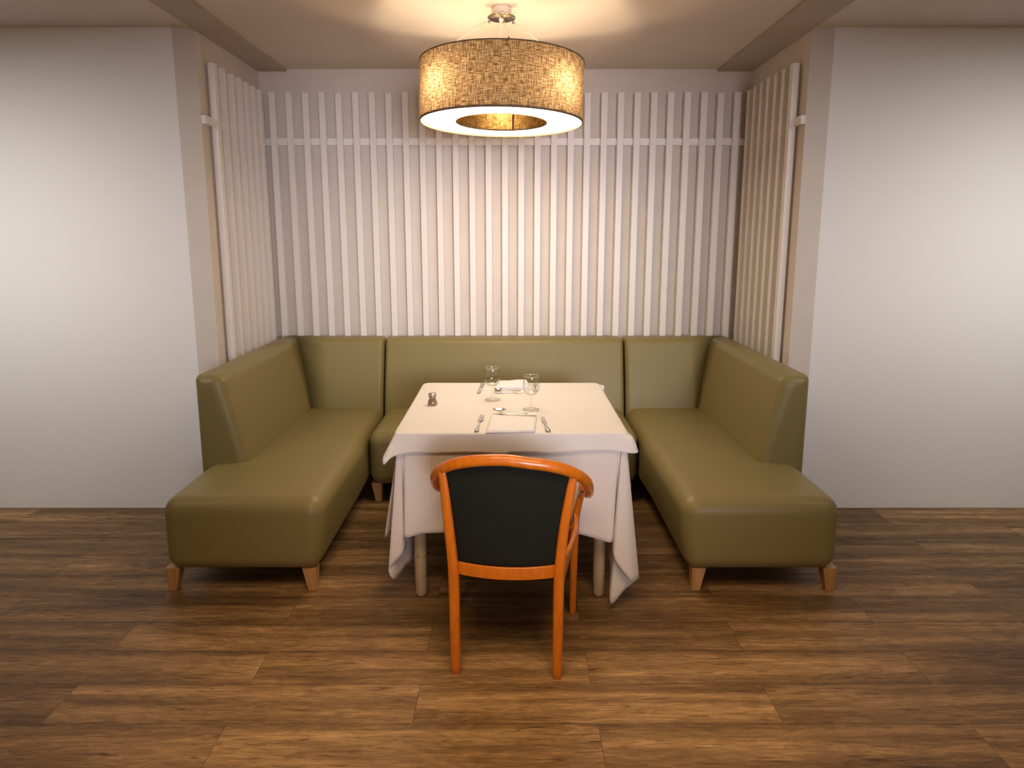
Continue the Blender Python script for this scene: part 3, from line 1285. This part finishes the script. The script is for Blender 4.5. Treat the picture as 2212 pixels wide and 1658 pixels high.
def wine_glass(x, y, label):
    t = thing('wine_glass', label, 'glass', (x, y, TOPZ), 'empty wine glasses')
    outer = [(0.0, 0.0), (0.030, 0.0), (0.0365, 0.0012), (0.0370, 0.0024), (0.030, 0.0042), (0.016, 0.0075), (0.0085, 0.015), (0.0052, 0.026), (0.0040, 0.040), (0.0040, 0.058), (0.0048, 0.066), (0.0075, 0.0715)]
    bowl_o = [(0.0135, 0.0735), (0.0235, 0.0780), (0.0315, 0.0855), (0.0365, 0.095), (0.0382, 0.105), (0.0380, 0.118), (0.0366, 0.134), (0.0352, 0.150), (0.0345, 0.1622)]
    rim = [(0.0340, 0.1632), (0.0333, 0.1622)]
    bowl_i = [(r - 0.0012, z + 0.0004) for r, z in reversed(bowl_o[1:-1])] + [(0.012, 0.0768), (0.0, 0.0748)]
    # the stem and the bowl share one glass body; the foot is its own part
    prof = outer + bowl_o + rim + bowl_i
    v, f = lathe([(r, z) for r, z in prof], (x, y, TOPZ + 0.0002), 48)
    mk('glass_body', v, f, M['glass'], t)
    for nm, r_, z_, w_ in (('rim', 0.0340, 0.1628, 0.0010), ('foot_rim', 0.0366, 0.0018, 0.0011)):
        v, f = lathe([(r_ + w_ * math.cos(k * PI / 4), z_ + w_ * math.sin(k * PI / 4)) for k in range(8)], (x, y, TOPZ + 0.0002), 64, closed=True)
        mk(nm, v, f, M['glass_edge'], t)
    return t


wine_glass(-0.095, 3.122, 'empty stemmed wine glass standing farther back, left of the two')
wine_glass(0.091, 2.939, 'empty stemmed wine glass standing nearer, right of the two')

t = thing('pepper_shaker', 'small glass pepper shaker with steel cap on the left of the table', 'shaker', (-0.380, 3.028, TOPZ))
c0 = (-0.380, 3.028, TOPZ + 0.0003)
v, f = lathe([(0, 0), (0.022, 0), (0.0245, 0.002), (0.0248, 0.009), (0.0225, 0.020), (0.0175, 0.032), (0.0160, 0.040), (0.0135, 0.040), (0.0148, 0.032), (0.0200, 0.019), (0.0222, 0.009), (0.0215, 0.004), (0, 0.0035)], c0, 36)
mk('glass_body', v, f, M['glass'], t)
v, f = lathe([(0, 0.0042), (0.0208, 0.0042), (0.0214, 0.009), (0.0192, 0.019), (0.0146, 0.0305), (0.0130, 0.0388), (0.0, 0.0390)], c0, 36)
mk('pepper', v, f, M['pepper'], t)
v, f = lathe([(0.0, 0.0395), (0.0175, 0.0395), (0.0195, 0.042), (0.0195, 0.0445), (0.0170, 0.0470), (0.0165, 0.0495), (0.0195, 0.0520), (0.0198, 0.0555), (0.0180, 0.0580), (0.010, 0.0592), (0, 0.0594)], c0, 36)
mk('cap', v, f, M['steel'], t)


# ------------------------------------------------------------------ chair
YAW = math.radians(-4.4)
chair = thing('armchair', 'orange-brown bentwood armchair with dark green padded back, pushed to the table', 'chair', (-0.019, 2.108, 0), None, YAW)


def mc(name, vf, m, smooth=True, wn=False):
    return mk(name, vf[0], vf[1], m, chair, smooth=smooth, local=True, wn=wn)


# top rail and arms in one bent piece
half = [(0.268, 0.33, 0.572), (0.274, 0.28, 0.584), (0.276, 0.22, 0.606), (0.276, 0.165, 0.640), (0.271, 0.11, 0.682), (0.257, 0.06, 0.722), (0.231, 0.018, 0.757), (0.190, -0.014, 0.786), (0.135, -0.034, 0.806), (0.07, -0.044, 0.817)]
pts = [(-a + 0.004, b, c) for a, b, c in half] + [(0.005, -0.047, 0.820)] + [(a * 1.03 + 0.006, b, c - 0.006) for a, b, c in reversed(half)]
rad = [(0.014, 0.011), (0.016, 0.013), (0.0175, 0.015), (0.0185, 0.017), (0.019, 0.018), (0.0195, 0.019), (0.0195, 0.019), (0.0195, 0.0195), (0.0195, 0.020), (0.0195, 0.020)]
mc('top_rail', tube(pts, rad + [(0.0195, 0.020)] + rad[::-1], 20, 6, 2.3, up=(0, 0.3, 1)), M['orange'])
for s in (-1, 1):
    # rear leg that runs up as the back post
    p = [(s * 0.182, 0.0, 0.0015), (s * 0.183, 0.0, 0.15), (s * 0.184, 0.0, 0.34), (s * 0.188, 0.0, 0.44), (s * 0.199, 0.001, 0.56), (s * 0.214 + 0.003, 0.003, 0.68), (s * 0.2245 + 0.005, 0.007, 0.758)]
    r = [(0.0165, 0.0165), (0.0185, 0.0190), (0.0195, 0.021), (0.0190, 0.021), (0.0180, 0.018), (0.0165, 0.016), (0.0150, 0.014)]
    mc('rear_leg', tube(p, r, 20, 6, 3.0, up=(0, 1, 0)), M['orange'])
    k = 0.008 if s > 0 else 0.0
    p = [(s * 0.243, 0.400, 0.0015), (s * 0.244, 0.400, 0.15), (s * 0.246, 0.400, 0.30), (s * 0.250, 0.398, 0.42), (s * 0.256 + k * 0.5, 0.388, 0.49), (s * 0.261 + k, 0.365, 0.545), (s * 0.262 + k, 0.310, 0.590), (s * 0.262 + k, 0.24, 0.618)]
    r = [(0.0135, 0.0135), (0.015, 0.016), (0.0165, 0.019), (0.0165, 0.021), (0.0160, 0.022), (0.015, 0.022), (0.0145, 0.020), (0.013, 0.014)]
    mc('front_leg', tube(p, r, 18, 6, 3.0, up=(0, 1, 0)), M['orange'])
    # bowed side strip beside the seat and the side apron below it
    p = [(s * 0.196, 0.012, 0.436), (s * 0.226, 0.12, 0.440), (s * 0.247, 0.25, 0.444), (s * 0.250, 0.390, 0.446)]
    mc('seat_side_strip', tube(p, [(0.008, 0.013)] * 4, 12, 6, 3.5, up=(0, 0, 1)), M['orange'])
    p = [(s * 0.188, 0.012, 0.352), (s * 0.207, 0.14, 0.355), (s * 0.226, 0.27, 0.358), (s * 0.242, 0.392, 0.360)]
    mc('side_apron', tube(p, [(0.009, 0.028)] * 4, 12, 5, 4.0, up=(0, 0, 1)), M['orange'])


def bowed(x0, x1, bow, y0, z0, z1, th, zbow=0.0, nx=20, x0b=None, x1b=None, rnd=0.003):
    """curved board between two posts, bulging towards the rear (-y)"""
    verts, faces = [], []
    x0b = x0 if x0b is None else x0b
    x1b = x1 if x1b is None else x1b
    sect = [(0, 0), (0, 1), (1, 1), (1, 0)]
    for i in range(nx + 1):
        u = i / nx
        k = 1 - (2 * u - 1) ** 2
        for a, b in ((0, rnd), (0, -rnd), (rnd, 0), (1 - rnd, 0), (1, -rnd), (1, rnd), (1 - rnd, 1), (rnd, 1)):
            pass
        ring = [(0.0, z0 + rnd), (0.0, z1 - rnd), (rnd, z1), (th - rnd, z1), (th, z1 - rnd), (th, z0 + rnd), (th - rnd, z0), (rnd, z0)]
        for yy, zz in ring:
            fz = (zz - z0) / (z1 - z0)
            xa = (x0b + (x1b - x0b) * u) * (1 - fz) + (x0 + (x1 - x0) * u) * fz
            verts.append((xa, y0 - bow * k + yy, zz + zbow * k * fz))
    for i in range(nx):
        for j in range(8):
            k = (j + 1) % 8
            faces.append((i * 8 + j, i * 8 + k, (i + 1) * 8 + k, (i + 1) * 8 + j))
    faces += [tuple(range(8)), tuple(nx * 8 + j for j in range(8))]
    return verts, faces


mc('rear_apron', bowed(-0.172, 0.172, 0.030, -0.010, 0.385, 0.432, 0.022), M['orange'], wn=True)
mc('front_apron', bowed(-0.235, 0.235, -0.012, 0.380, 0.345, 0.40, 0.020), M['orange'], wn=True)
# padded back panel: dense grid so that it follows the bow of the rail
verts, faces = [], []
nx, nz = 24, 22
for layer in (0, 1):
    for j in range(nz + 1):
        for i in range(nx + 1):
            u, v_ = -1 + 2 * i / nx, j / nz
            z0, z1 = 0.428, 0.762 + 0.046 * (1 - u * u)
            z = z0 + (z1 - z0) * v_
            hw = 0.169 + (0.214 - 0.169) * max(0, (z - 0.43) / 0.34) ** 1.15
            x = u * hw + 0.004 * v_
            y = -0.004 - 0.030 * (1 - u * u)
            pad = (1 - u ** 6) * (1 - (2 * v_ - 1) ** 8)
            y += -0.004 * pad if layer == 0 else 0.014 + 0.022 * pad
            verts.append((x, y, z))
S = (nx + 1) * (nz + 1)
ix = lambda l, i, j: l * S + j * (nx + 1) + i
for l in (0, 1):
    for j in range(nz):
        for i in range(nx):
            faces.append((ix(l, i, j), ix(l, i + 1, j), ix(l, i + 1, j + 1), ix(l, i, j + 1)))
for i in range(nx):
    for j in (0, nz):
        faces.append((ix(0, i, j), ix(0, i + 1, j), ix(1, i + 1, j), ix(1, i, j)))
for j in range(nz):
    for i in (0, nx):
        faces.append((ix(0, i, j), ix(0, i, j + 1), ix(1, i, j + 1), ix(1, i, j)))
mc('back_cushion', (verts, faces), M['green'])


def seatfn(p):
    k = (p.y - 0.01) / 0.40
    hw = 0.186 + (0.236 - 0.186) * max(0, min(1, k))
    p = Vector((p.x * hw / 0.21, p.y, p.z))
    if p.z > 0.44:
        p.z += 0.012 * (1 - min(1, (p.x / hw) ** 4)) * max(0, 1 - (2 * k - 1) ** 4)
    return p


mc('seat_cushion', rbox(-0.21, 0.21, 0.012, 0.395, 0.398, 0.458, 0.02, 4, 10, seatfn), M['green'])


# ------------------------------------------------------------------ pendant lamp
LX, LY = -0.047, 3.25
lamp = thing('pendant_lamp', 'large round brown linen drum pendant with glowing white ring underneath', 'lamp', (LX, LY, CE))
LZ = 2.222
tilt = Matrix.Translation((LX, LY, LZ)) @ Euler((math.radians(-0.9), math.radians(0.75), 0)).to_matrix().to_4x4() @ Matrix.Translation((-LX, -LY, -LZ))


def tl(vf):
    return [tuple(tilt @ Vector(p)) for p in vf[0]], vf[1]


def cyl_uv(r, z0, z1, seg=128, rows=6):
    verts, faces, uvs = [], [], []
    for j in range(rows + 1):
        z = z0 + (z1 - z0) * j / rows
        for i in range(seg + 1):
            a = 2 * PI * i / seg + 1.5
            verts.append((LX + r * math.cos(a), LY + r * math.sin(a), z))
    for j in range(rows):
        for i in range(seg):
            q = (j * (seg + 1) + i, j * (seg + 1) + i + 1, (j + 1) * (seg + 1) + i + 1, (j + 1) * (seg + 1) + i)
            faces.append(q)
            for (ii, jj) in ((i, j), (i + 1, j), (i + 1, j + 1), (i, j + 1)):
                uvs.append((ii / seg * r * 2 * PI, (z1 - z0) * jj / rows))
    return verts, faces, uvs


Z0, Z1 = 2.088, 2.358
RO, RI = 0.388, 0.218


def shade(name, r, z0, z1, m):
    v, f, uvs = cyl_uv(r, z0, z1)
    me_v = [tuple(tilt @ Vector(p)) for p in v]
    off = lamp.location
    me = bpy.data.meshes.new(name)
    me.from_pydata([tuple(Vector(p) - off) for p in me_v], [], f)
    ul = me.uv_layers.new(name='UVMap')
    for i, uv in enumerate(uvs):
        ul.data[i].uv = uv
    for p in me.polygons:
        p.use_smooth = True
    me.materials.append(m)
    o = bpy.data.objects.new(name, me)
    C.objects.link(o)
    o.parent = lamp
    return o


osh = shade('outer_shade', RO, Z0, Z1, M['linen'])
ish = shade('inner_shade', RI, Z0 + 0.006, 2.30, M['linen_in'])


def ring(r, z0, z1, th=0.003):
    return lathe([(r - th, z0), (r + th, z0), (r + th, z1), (r - th, z1)], (LX, LY, 0), 96, closed=True)


mk('shade_binding', *tl(ring(RO, Z1 - 0.003, Z1 + 0.002, 0.0022)), M['band'], osh, smooth=False)
mk('shade_binding', *tl(ring(RO, Z0 - 0.002, Z0 + 0.006, 0.0024)), M['band'], osh, smooth=False)
mk('shade_binding', *tl(ring(RI, Z0 + 0.002, Z0 + 0.008, 0.002)), M['band'], ish, smooth=False)
dif = mk('diffuser', *tl(lathe([(RI + 0.001, Z0 + 0.006), (RO - 0.003, Z0 + 0.006), (RO - 0.003, Z0 + 0.010), (RI + 0.001, Z0 + 0.010)], (LX, LY, 0), 96, closed=True)), M['diffuser'], lamp, smooth=False)
dif.data.materials.append(M['white'])
for p in dif.data.polygons:
    if p.normal.z > -0.5:
        p.material_index = 1
# dark overlap seam of the inner linen
ang = math.radians(75)
sx_, sy_ = LX + (RI - 0.002) * math.cos(ang), LY + (RI - 0.002) * math.sin(ang)
v, f = bevbox(sx_ - 0.005, sx_ + 0.005, sy_ - 0.0015, sy_ + 0.0015, Z0 + 0.008, 2.298, 0.0005, 1)
mk('shade_seam', *tl((v, f)), M['band'], ish, smooth=False)
# three bulbs in the ring
for a in (220, 320, 90):
    an = math.radians(a)
    bx2, by2_ = LX + 0.300 * math.cos(an), LY + 0.300 * math.sin(an)
    b = mk('bulb', *tl(lathe([(0, -0.032), (0.014, -0.029), (0.026, -0.018), (0.030, 0.0), (0.026, 0.018), (0.016, 0.034), (0.013, 0.046), (0, 0.046)], (bx2, by2_, 2.215), 24)), M['bulb'], lamp)
    sk = mk('socket', *tl(lathe([(0, 0.046), (0.016, 0.046), (0.016, 0.085), (0.010, 0.092), (0, 0.092)], (bx2, by2_, 2.215), 20)), M['white'], lamp)
    # arm that carries the socket from the hub ring
    v, f = tube([(LX + 0.30 * math.cos(an), LY + 0.30 * math.sin(an), 2.285), (LX + RO * 0.995 * math.cos(an), LY + RO * 0.995 * math.sin(an), 2.345)], 0.003, 8, 2)
    mk('socket_arm', *tl((v, f)), M['white'], lamp)
# canopy
can = mk('ceiling_rose', *lathe([(0, CE), (0.046, CE), (0.046, 2.571), (0.044, 2.569), (0, 2.569)], (LX, LY, 0), 48), M['white'], lamp)
mk('chrome_disc', *lathe([(0, 2.570), (0.063, 2.570), (0.066, 2.567), (0.066, 2.563), (0.063, 2.561), (0, 2.561)], (LX, LY, 0), 48), M['chrome'], can)
mk('cable_grip', *lathe([(0, 2.562), (0.010, 2.562), (0.010, 2.545), (0.006, 2.535), (0, 2.535)], (LX - 0.002, LY - 0.03, 0), 16), M['white'], can)
for a, ra in ((178, 1), (18, 1), (275, 1)):
    an = math.radians(a)
    top = Vector((LX + 0.058 * math.cos(an), LY + 0.058 * math.sin(an), 2.555))
    end = tilt @ Vector((LX + (RO - 0.004) * math.cos(an), LY + (RO - 0.004) * math.sin(an), Z1 + 0.004))
    wr = mk('suspension_wire', *tube([tuple(top), tuple((top + end) / 2), tuple(end)], 0.0016, 8, 2), M['wire'], lamp)
    mk('wire_holder', *lathe([(0, 0.02), (0.0045, 0.02), (0.0055, 0.0), (0.0055, -0.012), (0, -0.014)], tuple(top), 12), M['chrome'], wr)
    d = (top - end).normalized()
    mk('wire_ferrule', *tube([tuple(end - d * 0.002), tuple(end + d * 0.020)], [0.0042, 0.0030], 12, 2), M['dark'], wr)
an = math.radians(240)
mk('power_cord', *tube([(LX - 0.002, LY - 0.03, 2.540), (LX - 0.004, LY - 0.035, 2.49), (LX - 0.022, LY - 0.06, 2.43), (LX - 0.05, LY - 0.11, 2.37), (LX - 0.12, LY - 0.20, 2.34), (LX - 0.16, LY - 0.26, 2.28)], 0.004, 10, 6), M['cord'], lamp)
